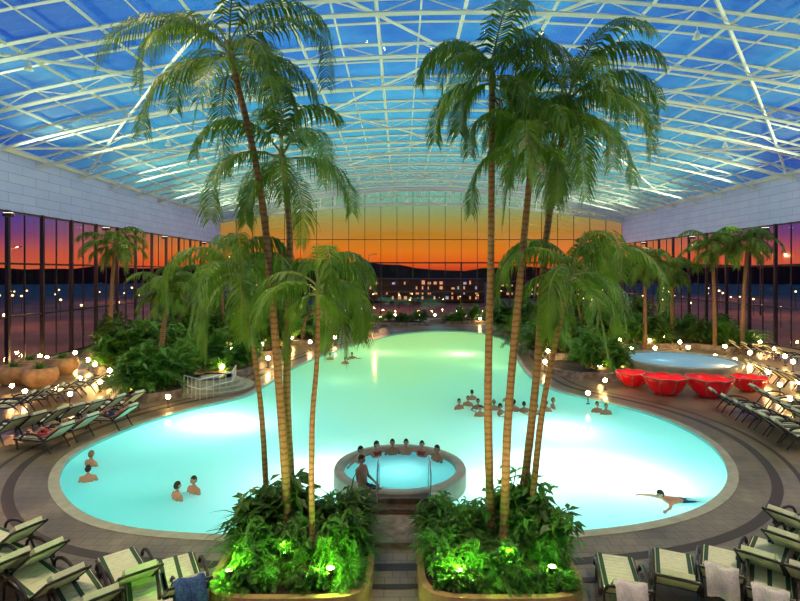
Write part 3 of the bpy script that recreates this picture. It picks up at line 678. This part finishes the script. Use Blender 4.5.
    b.tube([hp(-.024,-.088,-.062),hp(0,-.094,-.06),hp(.024,-.088,-.062)],[.003,.006,.003],5,4)
    for sg in(-1,1):
        b.tube([hp(sg*.022,-.088,.008),hp(sg*.038,-.082,.008)],[.008,.007],6,3)
        b.tube([hp(sg*.074,.0,.025),hp(sg*.086,.012,.005),hp(sg*.074,.0,-.028)],[.008,.014,.007],5,0)
    return b.mesh('person_'+key,[sk,hr,sw,'eye','sw2'],True)
def std(): return dict(pel=(0,0,.95),sp=(0,.0,1.12),ch=(0,0,1.33),nk=(0,0,1.47),hd=(0,-.01,1.54),
    shL=(-.18,0,1.4),elL=(-.26,-.03,1.13),wrL=(-.27,-.16,.93),shR=(.18,0,1.4),elR=(.26,-.03,1.13),wrR=(.27,-.16,.93),
    hiL=(-.095,0,.88),knL=(-.11,-.02,.49),anL=(-.11,.02,.08),toL=(-.12,-.15,.04),hiR=(.095,0,.88),knR=(.11,-.02,.49),anR=(.11,.02,.08),toR=(.12,-.15,.04))
J1=std(); J2=std(); J2.update(elL=(-.36,-.1,1.25),wrL=(-.3,-.34,1.3),elR=(.38,-.05,1.28),wrR=(.5,-.25,1.33))
Js=dict(pel=(0,0,.1),sp=(0,.03,.28),ch=(0,.07,.48),nk=(0,.07,.62),hd=(0,.05,.69),shL=(-.18,.07,.55),elL=(-.42,.08,.5),wrL=(-.64,.02,.5),shR=(.18,.07,.55),elR=(.42,.08,.5),wrR=(.64,.02,.5),
    hiL=(-.1,-.04,.08),knL=(-.16,-.45,.12),anL=(-.15,-.6,-.26),toL=(-.15,-.74,-.3),hiR=(.1,-.04,.08),knR=(.16,-.45,.12),anR=(.15,-.6,-.26),toR=(.15,-.74,-.3))
Je=dict(Js); Je.update(elL=(-.25,.0,.3),wrL=(-.2,-.22,.2),elR=(.25,.02,.3),wrR=(.2,-.22,.2),knL=(-.13,-.43,.08),anL=(-.13,-.45,-.34),toL=(-.13,-.6,-.38),knR=(.13,-.43,.08),anR=(.13,-.45,-.34),toR=(.13,-.6,-.38))
Jr=dict(pel=(0,.18,.5),sp=(0,.36,.58),ch=(0,.55,.71),nk=(0,.68,.8),hd=(0,.73,.86),shL=(-.18,.58,.75),elL=(-.3,.38,.56),wrL=(-.28,.14,.5),shR=(.18,.58,.75),elR=(.3,.38,.56),wrR=(.28,.14,.5),
    hiL=(-.095,.1,.48),knL=(-.12,-.32,.66),anL=(-.12,-.66,.44),toL=(-.12,-.8,.48),hiR=(.095,.1,.48),knR=(.12,-.34,.5),anR=(.12,-.74,.44),toR=(.13,-.78,.56))
Jw=dict(pel=(0,.0,-.06),sp=(0,-.18,-.03),ch=(0,-.38,.02),nk=(0,-.52,.08),hd=(0,-.58,.1),shL=(-.18,-.44,.03),elL=(-.38,-.62,.0),wrL=(-.46,-.84,.0),shR=(.18,-.44,.03),elR=(.38,-.6,.0),wrR=(.5,-.8,.0),
    hiL=(-.09,.08,-.08),knL=(-.14,.48,-.14),anL=(-.12,.88,-.1),toL=(-.12,1.02,-.1),hiR=(.09,.08,-.08),knR=(.12,.48,-.08),anR=(.12,.88,-.14),toR=(.12,1.02,-.14))
PM={'a':person('a',J1),'b':person('b',J2,sk='skin2'),'c':person('c',J1,female=True,hr='hair2',sw='sw2'),'d':person('d',J2,(0,0,.6),True),
    's':person('s',Js),'s2':person('s2',Js,(0,0,.5),True,sw='sw2'),'e':person('e',Je,sk='skin2'),'r':person('r',Jr,(-.5,0,0),sk='skin2'),'r2':person('r2',Jr,(-.5,0,0),True,hr='hair2',sw='sw2'),'w':person('w',Jw,(.3,0,0))}
def man(px,py,kind,ang,z=-1.35,zs=.2,s=1.0):
    p=P(px,py,zs); place('swimmer' if z<-.5 else 'bather',PM[kind],(p.x,p.y,z),math.radians(ang),s)
for a in [(88,472,'a',200),(91,457,'c',160),(177,489,'a',140),(194,483,'a',-30)]: man(*a)
for i,(px,py,k,an) in enumerate([(459,403,'a',30),(468,400,'c',-20),(478,403,'b',10),(487,399,'a',90),(494,404,'c',180),(514,404,'a',150),(524,406,'b',180),(536,408,'d',200),(546,405,'a',150),(553,402,'c',90),(480,410,'a',0),(500,408,'b',60),(472,394,'a',200),(508,396,'c',170),(330,356,'a',0),(345,360,'c',0),(352,355,'b',20),(597,406,'a',0),(606,408,'c',0)]):
    man(px,py,k,an)
p=P(681,500,-.05); place('swimmer',PM['w'],(p.x,p.y,-.04),math.radians(-80))
for i,(ang,k) in enumerate([(150,'s'),(122,'s2'),(100,'e'),(82,'s'),(60,'s2'),(35,'e')]):
    a=math.radians(ang); r=1.32; place('bather',PM[k],(r*math.cos(a),15+r*math.sin(a),-.13),math.radians(ang-90),.98)
place('bather',PM['e'],(-.95,13.45,.36),math.radians(60),1.0)
for px,py,an,k in [(72,430,-105,'r'),(46,440,-105,'r2'),(112,420,-100,'r')]:
    p=P(px,py,.3); place('sun_lounger',LM[0],(p.x,p.y,.013),math.radians(an)); place('sunbather',PM[k],(p.x,p.y,.0),math.radians(an))

# ---------------------------------------------------------------- camera
cam=bpy.data.cameras.new('camera'); co=bpy.data.objects.new('camera',cam); sc.collection.objects.link(co)
co.location=(0,0,H); co.rotation_euler=(math.radians(90),0,0); cam.lens=36*F/800; cam.sensor_width=36; cam.shift_y=-(300.5-HY)/800
cam.clip_end=2000; sc.camera=co
